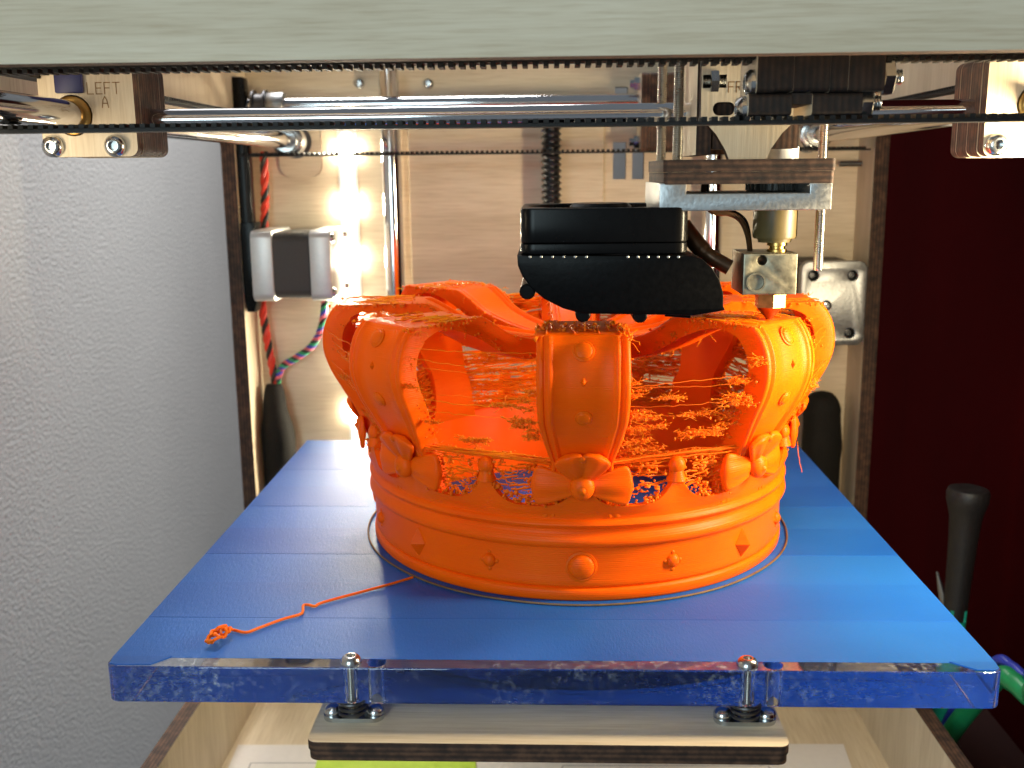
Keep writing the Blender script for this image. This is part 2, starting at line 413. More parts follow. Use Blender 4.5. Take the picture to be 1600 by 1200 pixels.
# belts: flat strips with teeth on the inner side
def belt_x(label, y, z, tooth, x0, x1, group=None):
    mb = MB().box(x0, x1, y-3, y+3, z-.45, z+.45)
    n = int((x1-x0)/2.5)
    for i in range(n):
        a = x0+1+i*2.5
        if tooth > 0: mb.box(a, a+1.25, y-3, y+3, z+.3, z+1.45)
        else: mb.box(a, a+1.25, y-3, y+3, z-1.45, z-.3)
    return tag(mb.build('drive_belt', 'rubber', smooth=0), label, 'belt', group)
def belt_y(label, x, z, tooth, y0, y1):
    mb = MB().box(x-3, x+3, y0, y1, z-.45, z+.45)
    for i in range(int((y1-y0)/2.5)):
        a = y0+1+i*2.5
        if tooth > 0: mb.box(x-3, x+3, a, a+1.25, z+.3, z+1.45)
        else: mb.box(x-3, x+3, a, a+1.25, z-1.45, z-.3)
    return tag(mb.build('drive_belt', 'rubber', smooth=0), label, 'belt')
belt_x('black toothed belt just under the front plywood beam', 13, 150.3, -1, WL+2, WR-2)
belt_x('black toothed belt crossing in front of the wooden blocks', 13, 135.4, 1, WL+2, WR-2)
belt_x('black belt strand crossing low in front of the back panel', 282, 133.6, 1, WL+2, WR-2)
belt_x('black belt strand hidden behind the chrome cross rod', 282, 148.6, -1, WL+2, WR-2)
belt_y('black belt running back beside the silver rod collar', -142, 151.4, 1, 6, 292)
belt_y('black belt running back above the thick rod by the maroon wall', 147, 151.4, 1, 6, 292)

# ------------------------------------------------------------------ slider blocks
def strokes(mb, txt, x, z, h, y, wid=.25):
    G = {'L': [((0, 1), (0, 0)), ((0, 0), (.55, 0))], 'E': [((0, 1), (0, 0)), ((0, 0), (.55, 0)), ((0, .52), (.45, .52)), ((0, 1), (.55, 1))],
         'F': [((0, 1), (0, 0)), ((0, .52), (.45, .52)), ((0, 1), (.55, 1))], 'T': [((-.02, 1), (.62, 1)), ((.3, 1), (.3, 0))],
         'A': [((0, 0), (.12, .7)), ((.12, .7), (.3, 1)), ((.3, 1), (.48, .7)), ((.48, .7), (.6, 0)), ((.08, .38), (.52, .38))],
         'R': [((0, 1), (0, 0)), ((0, 1), (.42, 1)), ((.42, 1), (.52, .85)), ((.52, .85), (.42, .5)), ((.42, .5), (0, .5)), ((.2, .5), (.55, 0))]}
    for ch in txt:
        for a, b in G.get(ch, []):
            p = Vector((x+a[0]*h, y, z+a[1]*h)); q = Vector((x+b[0]*h, y, z+b[1]*h)); d = (q-p).normalized(); n = Vector((-d.z, 0, d.x))*wid/2
            e = d*wid/2
            mb.add([p-e+n, p-e-n, q+e-n, q+e+n], [(0, 1, 2, 3)])
        x += h*.80
def block(label, x0, x1, z0, z1, y0, layers, side, screws, holes, group=None):
    t = thing('slider_block', label, 'slider block', ((x0+x1)/2, y0+10, z0))
    lt = 4.0
    for k in range(layers):
        j = random.uniform(-.25, .25)
        MB().plate(rrect(x0+j, x1+j, z0+random.uniform(0, .3), z1, 2.4), [circ(*h) for h in holes], y0+k*lt+.06, y0+(k+1)*lt-.06, 'Y').edges_burnt('Y').build('plywood_layer', ['wood_z', 'burnt_y'], t, smooth=35)
    for sx, sz in screws:
        mb = MB(); mb.lathe((sx, y0+.04, sz), (0, -1, 0), [(0, 4.0), (.5, 4.0), (.5, 2)], 22); wd = mb
        s_ = MB(); caphead(s_, (sx, y0, sz), (0, -1, 0), 3.05, 2.3); s_.build('screw', 'zinc', t)
    for h in holes:
        MB().lathe((h[0], y0-1.6, h[1]), (0, 1, 0), [(.9, 4.1), (.9, 4.9), (1.2, 5.3), (3, 5.2), (layers*lt+2, h[2]-.15), (layers*lt+2, 4.2)], 30).build('bushing', 'bronze', t)
    return t
p0 = P(70, 246, Y=47); p1 = P(206, 112, Y=47)
sA = P(84, 229, Y=47); sB = P(181, 228, Y=47)
bl = block('pale wooden slider block engraved with letters, wrapped by blue strip', p0.x, p1.x, p0.z, p1.z+3, 47, 6, 1, [(sA.x, sA.z), (sB.x, sB.z)], [(-131, RZ, 5.6)])
mb = MB()
t1 = P(136, 148, Y=47); hh = t1.z-P(136, 166, Y=47).z
strokes(mb, 'LEFT', P(137, 148, Y=47).x, P(137, 147, Y=47).z, 3.0, 46.97); strokes(mb, 'A', P(160, 168, Y=47).x, P(160, 168, Y=47).z, 2.9, 46.97)
mb.build('engraving', 'engraved', bl, smooth=0)
q0 = P(86, 146, Y=46); q1 = P(127, 112, Y=46)
MB().box(q0.x, q1.x, 45.6, 46.96, q0.z, q1.z+5, bev=.5).build('blue_strip', 'bluecloth', bl)
p0 = P(1535, 246, Y=50); sA = P(1556, 226, Y=50)
br = block('wooden slider block lit warm, beside the maroon wall', p0.x, p0.x+27, p0.z, p0.z+27, 50, 6, -1, [(sA.x, sA.z), (sA.x+18, sA.z)], [(133, RZ, 5.6)])
# rear block on the back rod
p0 = P(1003, 236, Y=268); p1 = P(1062, 118, Y=268)
t = thing('slider_block', 'brown layered slider block on the rear rod behind threaded rods', 'slider block', (p0.x+10, 288, p0.z))
for k in range(6):
    a = p0.x+k*4.2
    MB().plate(rrect(276, 300, p0.z+(k % 2)*.4, 171, 2.5), [], a+.05, a+4.1, 'X').edges_burnt('X').build('plywood_layer', ['wood_y', 'burnt_x'], t, smooth=35)
for py in (131, 222):
    sp = P(993, py, Y=284); mb = MB(); mb.lathe((p0.x, 284, sp.z), (-1, 0, 0), [(0, 3.4), (2.8, 3.4), (2.9, 2.0), (5, 2.0)], 6); mb.build('nut', 'zinc', t, smooth=20)
# front block on the hidden front rod: layers stacked along X, hanging in two tiers
t = thing('slider_block', 'dark burnt-edged block of stacked plywood hanging above the hot end', 'slider block', (62, 18, 136))
a0 = P(1180, 145, Y=10); a1 = P(1378, 145, Y=10); nl = 7; lw = (a1.x-a0.x)/nl
zt = P(1250, 145, Y=10).z; zl = P(1250, 180, Y=10).z
lx0 = P(1168, 180, Y=10).x; lx1 = P(1345, 180, Y=10).x
for k in range(nl):
    MB().plate(rrect(8+random.uniform(0, .3), 30, zt+random.uniform(0, .3), 171, 1.2), [], a0.x+k*lw, a0.x+(k+1)*lw, 'X').edges_burnt('X').build('plywood_layer', ['wood_y', 'burnt_shade_x'], t, smooth=35)
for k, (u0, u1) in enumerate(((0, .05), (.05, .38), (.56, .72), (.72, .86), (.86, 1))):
    MB().plate(rrect(9, 28, zl, zt-.1, 1.2), [], lx0+(lx1-lx0)*u0, lx0+(lx1-lx0)*u1, 'X').edges_burnt('X').build('plywood_layer', ['wood_y', 'burnt_shade_x'], t, smooth=35)
MB().box(lx0+(lx1-lx0)*.38, lx0+(lx1-lx0)*.56, 9.5, 26, zt-2.6, zt-.1).build('spacer', 'burnt_shade_x', t)
for xx, py, rr, sg, base in ((a0.x, 128, 3.2, -1, 12), (a1.x, 121, 4.3, 1, 13), (lx0, 168, 3.0, -1, 13), (lx1, 161, 3.4, 1, 13)):
    zz = P(1250, py, Y=10).z
    mb = MB()
    if sg > 0:
        mb.lathe((xx+.05, base, zz), (1, 0, 0), [(0, rr), (.4, rr*1.06), (2.6, rr*1.06), (3.1, rr*.85), (3.1, rr*.5)], 6)
        mb.screw((xx+2.8, base, zz), (xx+5.2, base, zz), 1.9, .7, .3, 12)
    else: caphead(mb, (xx-.05, base, zz), (-1, 0, 0), rr, 2.3)
    mb.build('nut' if sg > 0 else 'screw', 'zinc', t, smooth=25)

# cross rods that carry the head
CRZ = P(600, 183, Y=60).z
rod('cross_rod', 'thin chrome rod running between the two pale wooden blocks', (-118, 60, CRZ), (123, 60, CRZ), 3)
rod('cross_rod', 'thin chrome rod running front to back through the print head', (58, 14, 156.0), (58, 296, 156.0), 3)

# ------------------------------------------------------------------ print head
ph = thing('print_head', 'plywood print head with aluminium bracket, threaded rods and brass nozzle', 'print head', (65.4, 62, 81))
YF = 42
F = lambda px, py: (P(px, py, Y=YF).x, P(px, py, Y=YF).z)
outline = [F(1097, 92), F(1290, 92), F(1292, 165), F(1262, 172), F(1243, 188), F(1222, 208), F(1205, 232), F(1196, 252), F(1140, 252), F(1133, 234), F(1119, 210), F(1103, 192), F(1095, 186)]
hc = F(1131, 170)
hole = rrect(hc[0]-2.9, hc[0]+2.9, hc[1]-1.75, hc[1]+1.75, 1.7)
nh = F(1117, 127)
MB().plate(outline, [hole, rect(nh[0]-3.1, nh[0]+3.1, nh[1]-1.7, nh[1]+1.7)], YF, YF+4, 'Y').edges_burnt('Y').build('front_plate', ['wood_z', 'burnt_y'], ph, smooth=0)
mb = MB().screw((nh[0]-3.05, YF+1.6, nh[1]), (nh[0]+3.05, YF+1.6, nh[1]), 1.55, .5, .3, 14)
mb.build('screw_thread', 'thread', ph)
MB().lathe((nh[0]-1.2, YF+1.4, nh[1]), (1, 0, 0), [(0, 2.7), (.2, 3.1), (2.2, 3.1), (2.4, 2.7)], 6).build('nut', 'zinc', ph, smooth=20)
xl_ = F(1097, 120)[0]
mb = MB(); fx = F(1138, 144); strokes(mb, 'FR', fx[0], fx[1], 2.6, YF-.03, .28); mb.build('engraving', 'engraved', ph, smooth=0)
MB().box(xl_+4, xl_+27, YF+4.2, YF+12.5, 130, 149).build('dark_hole_filler', 'burnt_x', ph)  # dark box added behind the front plate so its hole reads black
# side plates and rear plate
xl = F(1097, 120)[0]
MB().plate([(YF+4, 128.5), (82, 128.5), (82, 171), (YF+4, 171)], [], xl-.6, xl+3.4, 'X').edges_burnt('X').build('side_plate', ['wood_z', 'burnt_x'], ph, smooth=0)
MB().plate([(YF+4, 143), (82, 143), (82, 171), (YF+4, 171)], [], xl+28, xl+32, 'X').edges_burnt('X').build('side_plate', ['wood_z', 'burnt_x'], ph, smooth=0)
MB().plate(rect(xl+3.6, xl+27.8, 129, 171), [], 77, 81, 'Y').edges_burnt('Y').build('rear_plate', ['burnt_x', 'burnt_y'], ph, smooth=0)
# plywood base plate, two boards
pa = P(1037, 250, Y=38); pb = P(1305, 286, Y=38)
zc = (pa.z+pb.z)/2
MB().plate(rrect(pa.x, pb.x, 38, 81, 1), [], zc+.05, pa.z, 'Z').edges_burnt('Z').build('base_plate', ['wood_x', 'burnt_z'], ph, smooth=0)
MB().plate(rrect(pa.x+.2, pb.x-.2, 38.3, 81, 1), [], pb.z, zc-.05, 'Z').edges_burnt('Z').build('base_plate', ['wood_x', 'burnt_z'], ph, smooth=0)
# aluminium U bracket
b0 = P(1031, 286, Y=38); b1 = P(1300, 328, Y=38); bi = P(1073, 303, Y=38); bj = P(1266, 303, Y=38)
MB().plate([(b0.x, b1.z), (b1.x, b1.z), (b1.x, b0.z-.1), (bj.x, b0.z-.1), (bj.x, bi.z), (bi.x, bi.z), (bi.x, b0.z-.1), (b0.x, b0.z-.1)], [], 38.6, 80, 'Y', bev=.35).build('bracket', 'aluminium', ph, smooth=30)
# threaded rods
for (px, py0, px1, py1, yy) in ((1034, 90, 1034, 250, 77), (1062, 90, 1058, 250, 44)):
    a = P((px+px1)/2, 180, Y=yy); MB().screw((a.x, yy, pa.z), (a.x, yy, 170), 1.5, .5, .28, 12, sub=4).build('threaded_rod', 'thread', ph, smooth=60)
a = P(1287, 215, Y=76); MB().screw((a.x, 76, pa.z), (a.x, 76, 168), 1.6, .5, .28, 12, sub=4).build('threaded_rod', 'thread', ph, smooth=60)
a = P(1278, 422, Y=58); MB().screw((a.x, 58, a.z), (a.x, 58, b1.z+1), 1.55, .5, .28, 12, sub=4).build('threaded_rod', 'thread', ph, smooth=60)
# insulator, heat break, heater block, nozzle
HX, HY = P(1213, 430, Y=62).x, 62
k0 = P(1213, 290, Y=HY).z; k1 = P(1213, 330, Y=HY).z; k2 = P(1213, 372, Y=HY).z; k3 = P(1213, 378, Y=HY).z; k4 = P(1213, 398, Y=HY).z
mb = MB(); n = 44; vs = []; 
mb.lathe((HX-1.2, HY, bi.z-.05), (0, 0, 1), [(0, 7.8), (.4, 8.3), (b0.z-bi.z-.3, 8.3), (b0.z-bi.z, 7.8)], 40); mb.build('knurled_collar', 'knurl', ph)
for k in range(26):
    aa = 2*math.pi*k/26; mb = None
rg = MB()
for k in range(30):
    aa = 2*math.pi*k/30; cx, cy = HX-1.2+8.3*math.cos(aa), HY+8.3*math.sin(aa)
    rg.tube([(cx, cy, bi.z+.4), (cx, cy, b0.z-.5)], .35, 5)
rg.build('knurling', 'knurl', ph)
MB().lathe((HX-1, HY, k3), (0, 0, 1), [(0, 3.8), (0, 4.6), (k2-k3, 5.0), (k2-k3+.01, 6.0), (k2-k3+.6, 6.3), (b1.z-k3, 6.3)], 32).build('insulator', 'peek', ph)
MB().lathe((HX-.2, HY, k4-.4), (0, 0, 1), [(0, 2.9), ((k3-k4)*.55, 2.9), ((k3-k4)*.6, 2.3), ((k3-k4)*.8, 2.3), ((k3-k4)*.85, 2.9), (k3-k4+.6, 2.9)], 24).build('heat_break', 'brass', ph)
h0 = P(1160, 461, Y=54); h1 = P(1247, 396, Y=54)
hh = P(1191, 407, Y=54); h2 = P(1181, 441, Y=54)
MB().plate(rect(h0.x, h1.x, h0.z, h1.z), [circ(hh.x, hh.z, 1.35), circ(h2.x, h2.z, 2.35)], 54, 73, 'Y', bev=.35).build('heater_block', 'heater', ph, smooth=30)
MB().lathe((h2.x, 57.5, h2.z), (0, 1, 0), [(0, 2.3), (14, 2.3)], 20).build('heater_cartridge', 'knurl', ph)
MB().lathe((h2.x, 53.7, h2.z), (0, 1, 0), [(.6, 2.2), (0, 2.3), (0, 2.75), (.4, 2.8), (.5, 2.35)], 24).build('socket_ring', 'heater', ph)
nz0 = P(1204, 461, Y=HY).z; nz1 = P(1204, 479, Y=HY).z; nt_ = P(1200, 499, Y=HY)
MB().lathe((nt_.x+.4, HY, nz0+.5), (0, 0, -1), [(0, 4.6), (nz0+.5-nz1, 4.6), (nz0+.5-nz1+.1, 4.0)], 6).build('nozzle_hexagon', 'nozzlebrass', ph, smooth=20)
MB().lathe((nt_.x+.2, HY, nz1+.05), (0, 0, -1), [(0, 4.0), (nz1-nt_.z-.4, 1.0), (nz1-nt_.z, .9)], 24).build('nozzle', 'nozzlebrass', ph)
# white guide tube and red wire tape on top of the plate
gp = P(1222, 246, Y=66); MB().lathe((gp.x, 66, pa.z), (0, 0, 1), [(0, 4.7), (3.6, 4.7), (3.9, 4.3), (3.9, 2.6)], 26).build('guide_collar', 'ptfe', ph)
MB().tube([(gp.x-.6, 66, pa.z+3.6), (gp.x-.6, 66, 158), (gp.x-1, 67, 172)], 3.0, 16).build('feed_tube', 'redwire', ph)
MB().box(xl+5, xl+22, YF+6, YF+9, 150.5, 155).build('red_tape', 'redwire', ph)
# heater and sensor leads
MB().tube(catmull([P(1100, 288, Y=62), P(1100, 306, Y=60), P(1112, 330, Y=60), P(1140, 334, Y=60), P(1158, 345, Y=61), P(1168, 368, Y=63), P(1172, 396, Y=66)], 8), .8, 8).build('sensor_lead', 'wirebrown', ph)
MB().tube(catmull([P(1104, 288, Y=64), P(1106, 310, Y=62), P(1122, 333, Y=62), P(1146, 332, Y=62), P(1166, 350, Y=64), P(1173, 398, Y=68)], 8), .7, 8).build('sensor_lead', 'sleeve', ph)
MB().tube(catmull([P(1066, 352, Y=71), P(1092, 385, Y=69), P(1112, 402, Y=67), P(1140, 418, Y=66)], 8), [2.7]*12+[2.3]*13, 14).build('heater_lead', 'wirebrown', ph)

# ------------------------------------------------------------------ fan and duct
fan = thing('cooling_fan', 'black square fan on a curved printed duct above the crown', 'fan', P(968, 497, Y=60))
f0 = P(813, 398, Y=38); f1 = P(1078, 323, Y=38)
sz = f1.x-f0.x
MB().plate(rrect(f0.x, f1.x, 38, 38+sz, 4), [circ((f0.x+f1.x)/2, 38+sz/2, sz*.46, 40)], f0.z+3, f1.z-.1, 'Z', bev=.5).build('housing', 'blackplastic', fan, smooth=35)
MB().plate(rrect(f0.x, f1.x, 38, 38+sz, 4), [circ((f0.x+f1.x)/2, 38+sz/2, sz*.46, 40)], f0.z, f0.z+2.9, 'Z', bev=.4).build('flange', 'blackplastic', fan, smooth=35)
MB().lathe(((f0.x+f1.x)/2, 38+sz/2, f0.z+1), (0, 0, 1), [(0, 9), (11, 9), (12, 8)], 30).build('hub', 'blackplastic', fan)
for k in range(7):
    a = 2*math.pi*k/7; mb = MB(); cx, cy = (f0.x+f1.x)/2, 38+sz/2; vs = []
    for rr in (8.8, 20.5):
        for da, dz in ((-.25, 2), (.25, 10)):
            for th in (0, .8): vs.append((cx+rr*math.cos(a+da), cy+rr*math.sin(a+da), f0.z+dz+th))
    mb.add(vs, [(0, 2, 6, 4), (1, 5, 7, 3), (0, 4, 5, 1), (2, 3, 7, 6), (0, 1, 3, 2), (4, 6, 7, 5)]); mb.build('blade', 'blackplastic', fan, smooth=0)
D = lambda px, py: (P(px, py, Y=38).x, P(px, py, Y=38).z)
prof = [D(808, 399), D(1084, 399), D(1098, 405), D(1112, 418), D(1124, 437), D(1130, 458), D(1130, 478), D(1133, 484), D(1126, 486), D(1085, 493), D(1040, 492), D(910, 490),
        D(880, 482), D(850, 467), D(830, 450), D(816, 432), D(809, 415)]
MB().plate(prof, [], 37.4, 84, 'Y', bev=.6).build('duct', 'ductplastic', fan, smooth=40)
for px, py, rr in ((824, 456, 2.2), (911, 492, 2.1), (1000, 493, 2.1)):
    p = P(px, py, Y=38); MB().lathe((p.x, 38.0, p.z), (0, 1, 0), [(0, rr*.8), (.4, rr), (40, rr), (40.4, rr*.8)], 14).build('clip', 'ductplastic', fan)
for k in range(14):
    if k in (6, 7): continue
    px = 828+k*17.6 if k < 6 else 981+(k-8)*15.8+0
    p = P(px, 401.5, Y=37.2); mb = MB().ball((p.x, 37.3, p.z), .42, .3, .42, 6); mb.build('rivet', 'aluminium', fan)
q = P(1040, 492, Y=38); q2 = P(1080, 496, Y=38); MB().tube([(q.x, 40, q.z-.2), (q2.x, 40, q2.z)], .5, 8).build('lip', 'ductplastic', fan)

# ------------------------------------------------------------------ acrylic plate with tape
pl = thing('build_plate', 'thick clear acrylic plate covered with blue painter tape', 'build plate', (0, 115, -10))
b1_ = P(548, 1037, Z=0); b2_ = P(1172, 1050, Z=0)
bolts = [(b1_.x, 3.2), (b2_.x, 3.2)]
holes = []
for x, y in bolts: holes += [circ(x, y, 1.9, 24), circ(x+6.6, y+.2, 2.3, 24)]
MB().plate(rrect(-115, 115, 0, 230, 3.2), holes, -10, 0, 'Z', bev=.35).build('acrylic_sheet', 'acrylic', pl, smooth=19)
ys = [5.0, 30, 55, 80.3, 105, 130.4, 155, 180, 205, 229.6]
for i in range(len(ys)-1):
    y0, y1 = ys[i]+random.uniform(-.1, .1)+.12, ys[i+1]-.05
    yo = y1+(1.0 if i < len(ys)-2 else 0)
    j = [random.uniform(-.3, .2) for _ in range(4)]
    z0 = -.06+.02*(i % 2)
    n = 24; mb = MB(); vs = []; fs = []
    for k in range(n+1):
        x = -114.8+229.6*k/n
        e0 = y0+(random.uniform(-.05, .05)); e1 = yo
        for yy in (e0, e1):
            for zz in (z0, .08+.04*(i % 2)): vs.append((x, yy, zz))
    for k in range(n):
        a = 4*k; bq = a+4
        fs += [(a, a+2, bq+2, bq), (a+1, bq+1, bq+3, a+3), (a, bq, bq+1, a+1), (a+2, a+3, bq+3, bq+2)]
    fs += [(0, 1, 3, 2), (4*n, 4*n+2, 4*n+3, 4*n+1)]
    mb.add(vs, fs); mb.m = [1 if (k % 4 == 0 and k < 4*n) else 0 for k in range(len(fs))]
    mb.build('tape_strip', ['tape', 'adhesive_lit'], pl, smooth=0)
MB().plate([(-114.6, 5.3), (-99, 5.3), (-103, .9), (-112, .7), (-114, 1.4)], [], -.05, .36, 'Z').build('tape_corner', 'tape', pl, smooth=0)
MB().plate([(114.6, 5.3), (103, 5.3), (108.5, .9), (112.8, .8), (114.2, 2)], [], -.05, .36, 'Z').build('tape_corner', 'tape', pl, smooth=0)

# levelling bolts
PZ, PY = -16.0, -8.4
for i, (x, y) in enumerate(bolts):
    t = thing('levelling_bolt', 'silver bolt through the acrylic near %s' % ('the stray orange filament clump' if i == 0 else 'the bare strip with yellow reflection'), 'bolt', (x, y, PZ))
    MB().lathe((x, y, .02), (0, 0, 1), [(0, 2.75), (.7, 2.75), (1.5, 2.3), (2.0, 1.6), (2.0, 1.2), (1.0, 1.1), (1.0, .1)], 22).build('bolt_head', 'zinc', t)
    MB().screw((x, y, -27), (x, y, .02), 1.4, .5, .22, 12, sub=4).build('bolt_shaft', 'thread', t, smooth=60)
    sp = MB(); pts = []
    for k in range(80):
        a = 2*math.pi*k/80*3; pts.append((x+3.4*math.cos(a), y+3.4*math.sin(a), -14.6+4.4*k/79))
    sp.tube(pts, .55, 8).build('spring', 'darksteel', t)
    MB().plate(rrect(x-8, x+8, y-3.2+1, y+4.5, 3), [], PZ+.05, PZ+1.2, 'Z').build('clip_plate', 'zinc', t, smooth=30)
    for sg in (-1, 1):
        MB().ball((x+sg*5.6, y+1.2, PZ+1.6), 2.5, 2.5, 1.9, 12).build('dome_nut', 'zinc', t)
    MB().lathe((x, y, -22.4), (0, 0, -1), [(0, 3.1), (2.4, 3.1)], 6).build('nut', 'zinc', t, smooth=20)
# plywood lift platform
lf = thing('lift_platform', 'double plywood platform carrying the acrylic plate on springs', 'platform', (0, 60, -21.2))
for z0, z1, dx in ((PZ-2.6, PZ, 0), (PZ-5.2, PZ-2.65, .3)):
    MB().plate(rrect(-61+dx, 60.4-dx, PY+dx, 284, 2.6), [circ(bolts[0][0], bolts[0][1]+.6, 1.8), circ(bolts[1][0], bolts[1][1]+.6, 1.8), circ(2, 286, 6)][:2], z0, z1, 'Z').edges_burnt('Z').build('plywood_layer', ['wood_x', 'burnt_z'], lf, smooth=30)

# ------------------------------------------------------------------ crown
C0 = Vector((9.9, 114.1, .2)); ZC = 81.0
cr = thing('crown', 'unfinished bright orange printed crown with bows and stringy gaps', 'crown', C0)
cz = .2
# band: lathe with scalloped upper edge
bandprof = [(68.2, 0), (71.3, .0), (71.8, .6), (71.9, 2.9), (71.6, 3.5), (70.7, 3.9), (71.2, 4.4), (71.5, 5.0), (71.3, 6.2), (71.35, 9), (71.4, 15.6), (71.5, 16.4), (72.5, 17.0), (73.15, 18.2), (72.9, 19.6), (71.9, 20.6), (71.55, 21.4), (71.7, 22.3),
            (72.6, 22.9), (73.0, 23.8), (72.6, 24.7), (71.8, 25.3), (71.9, 26.5)]
def scallop(deg):
    t = (deg % 22.5)/22.5
    return 29.6+9.4*abs(2*t-1)**3.6
mb = MB(); NB = 384; vs = []; fs = []
rows = len(bandprof)+8
for k in range(NB):
    dg = 360*k/NB; a = R_(dg); sx, cx = math.sin(a), -math.cos(a)
    zt_ = scallop(dg)
    prof_ = list(bandprof)
    for q in range(1, 6): prof_.append((72.1+1.4*q/5, 26.5+(zt_-26.5)*q/5))
    prof_ += [(70.2+1.0, zt_+.0), (69.2, 26.5), (68.2, 6)]
    for (rr, zz) in prof_: vs.append((C0.x+rr*sx, C0.y+rr*cx, zz+cz))
m_ = len(prof_)
for k in range(NB):
    k2_ = (k+1) % NB
    for j in range(m_):
        j2 = (j+1) % m_
        fs.append((k*m_+j, k2_*m_+j, k2_*m_+j2, k*m_+j2))
mb.add(vs, fs); band = mb.build('band', 'filament', cr, smooth=45, recalc=True)
# arches
AP = [(71.5, 26), (72.6, 34), (76.2, 43), (80.8, 51.5), (84.8, 59), (86.8, 66), (86.2, 73), (83.2, 79), (77.5, 83.4), (70, 85.2), (61, 84), (50, 79.8), (38.5, 73.6), (25, 70), (11, 68.2), (3, 68)]
spine = catmull([(a, b, 0) for a, b in AP], 6)
def awidth(s):
    k = [(0, 23), (.066, 19.5), (.133, 17.4), (.19, 22.0), (.24, 24.8), (.3, 25.4), (.55, 25.4), (1, 11)]
    for (a, u), (b, v) in zip(k, k[1:]):
        if s <= b: return u+(v-u)*(s-a)/(b-a)
    return 11
sect = [(-1, -.3), (-.985, .25), (-.93, .55), (-.87, .45), (-.84, -.05), (-.80, .0), (-.76, .55), (-.71, .6), (-.665, .1), (-.62, -.45), (-.3, -.3), (0, -.25), (.3, -.3), (.62, -.45), (.665, .1), (.71, .6), (.76, .55), (.80, 0), (.84, -.05), (.87, .45), (.93, .55), (.985, .25), (1, -.3),
        (1, -3.2), (.97, -6.2), (.5, -6.6), (0, -6.7), (-.5, -6.6), (-.97, -6.2), (-1, -3.2)]
def arch_mesh():
    vs = []; fs = []; L = len(spine); ns = len(sect)
    for i, p in enumerate(spine):
        d = (spine[min(i+1, L-1)]-spine[max(i-1, 0)]).normalized(); nx, nz_ = d.y, -d.x      # outward normal in (r,z)
        s = i/(L-1); wd = awidth(s)/2; tk = 1 if s > .1 else .55+.45*s/.1
        for t, o_ in sect:
            x = t*wd; off = (o_ if o_ > -1 else o_*tk)-x*x/170*(1 if s < .5 else .4)
            vs.append(((x), -(p.x+nx*off), p.y+nz_*off+cz))
    for i in range(L-1):
        for j in range(ns):
            j2 = (j+1) % ns; fs.append((i*ns+j, i*ns+j2, (i+1)*ns+j2, (i+1)*ns+j))
    fs.append(tuple(range(ns))[::-1]); fs.append(tuple((L-1)*ns+j for j in range(ns)))
    bm = bmesh.new(); bv = [bm.verts.new(v) for v in vs]
    for f in fs: bm.faces.new([bv[i] for i in f])
    bmesh.ops.recalc_face_normals(bm, faces=bm.faces[:])
    g = bm.verts[:]+bm.edges[:]+bm.faces[:]
    bmesh.ops.bisect_plane(bm, geom=g, dist=1e-4, plane_co=(0, 0, ZC), plane_no=(0, 0, 1), clear_outer=True)
    be = [e for e in bm.edges if e.is_boundary]
    bmesh.ops.holes_fill(bm, edges=be, sides=0)
    bmesh.ops.recalc_face_normals(bm, faces=bm.faces[:])
    m = MB(); m.bm(bm); return m
def local(mb):                                              # crown-local millimetres to the crown's place
    for i, q in enumerate(mb.v): mb.v[i] = Vector((q.x+C0.x, q.y+C0.y, q.z))
    return mb
def spread(first, angles):                                  # copies share the mesh, turned about the crown's axis
    out = [first]
    for a in angles[1:]:
        c = first.copy(); col.objects.link(c); c.parent = first.parent; c.rotation_euler = (0, 0, R_(a)); out.append(c)
    first.rotation_euler = (0, 0, R_(angles[0])); return out
A8 = [45*k for k in range(8)]
arches = spread(local(arch_mesh()).build('arch', 'filament', cr, smooth=50), A8)
def on_arch(z):
    for i in range(len(spine)-1):
        if spine[i].y <= z <= spine[i+1].y:
            f = (z-spine[i].y)/(spine[i+1].y-spine[i].y); return spine[i].lerp(spine[i+1], f), (spine[i+1]-spine[i]).normalized(), i/(len(spine)-1)
    return spine[0], Vector((0, 1, 0)), 0
def gem(kind, r, z, size, tilt=0):
    mb = MB(); rot = Matrix.Rotation(tilt, 3, 'X')
    if kind == 'round':
        prof = [(0, size*1.17), (.35, size*1.15), (.5, size*1.0), (.4, size*.97)]
        for k in range(7): a = math.pi/2*k/6; prof.append((.4+size*(.38 if size > 3 else .26)*math.sin(a), size*.93*math.cos(a)+.01))
        mb.lathe((0, 0, 0), (0, -1, 0), prof, 28)
    elif kind == 'diamond':
        h = size*1.25; wq = size*.85; d = size*.85
        mb.add([(0, -d, 0), (wq, 0, 0), (0, 0, h), (-wq, 0, 0), (0, 0, -h), (wq, 1, 0), (0, 1, h), (-wq, 1, 0), (0, 1, -h)],
               [(0, 1, 2), (0, 2, 3), (0, 3, 4), (0, 4, 1), (1, 5, 6, 2), (2, 6, 7, 3), (3, 7, 8, 4), (4, 8, 5, 1)])
    else:
        mb.ball((0, 0, 0), size, size*.75, size, 12)
        for a in range(4): mb.ball((size*1.15*math.cos(R_(90*a)), .2, size*1.25*math.sin(R_(90*a))), size*.36, size*.3, size*.36, 6)
    for i, q in enumerate(mb.v): mb.v[i] = rot @ q+Vector((0, -r, z+cz))
    return local(mb)
spread(gem('round', 71.35, 10.6, 4.1).build('round_gem', 'filament', cr, smooth=50), [0, 90, 180, 270])
spread(gem('diamond', 71.5, 10.6, 3.7).build('diamond_gem', 'filament', cr, smooth=20, recalc=True), [45, 135, 225, 315])
spread(gem('small', 71.35, 10.6, 2.1).build('small_gem', 'filament', cr, smooth=50), [22.5+45*k for k in range(8)])
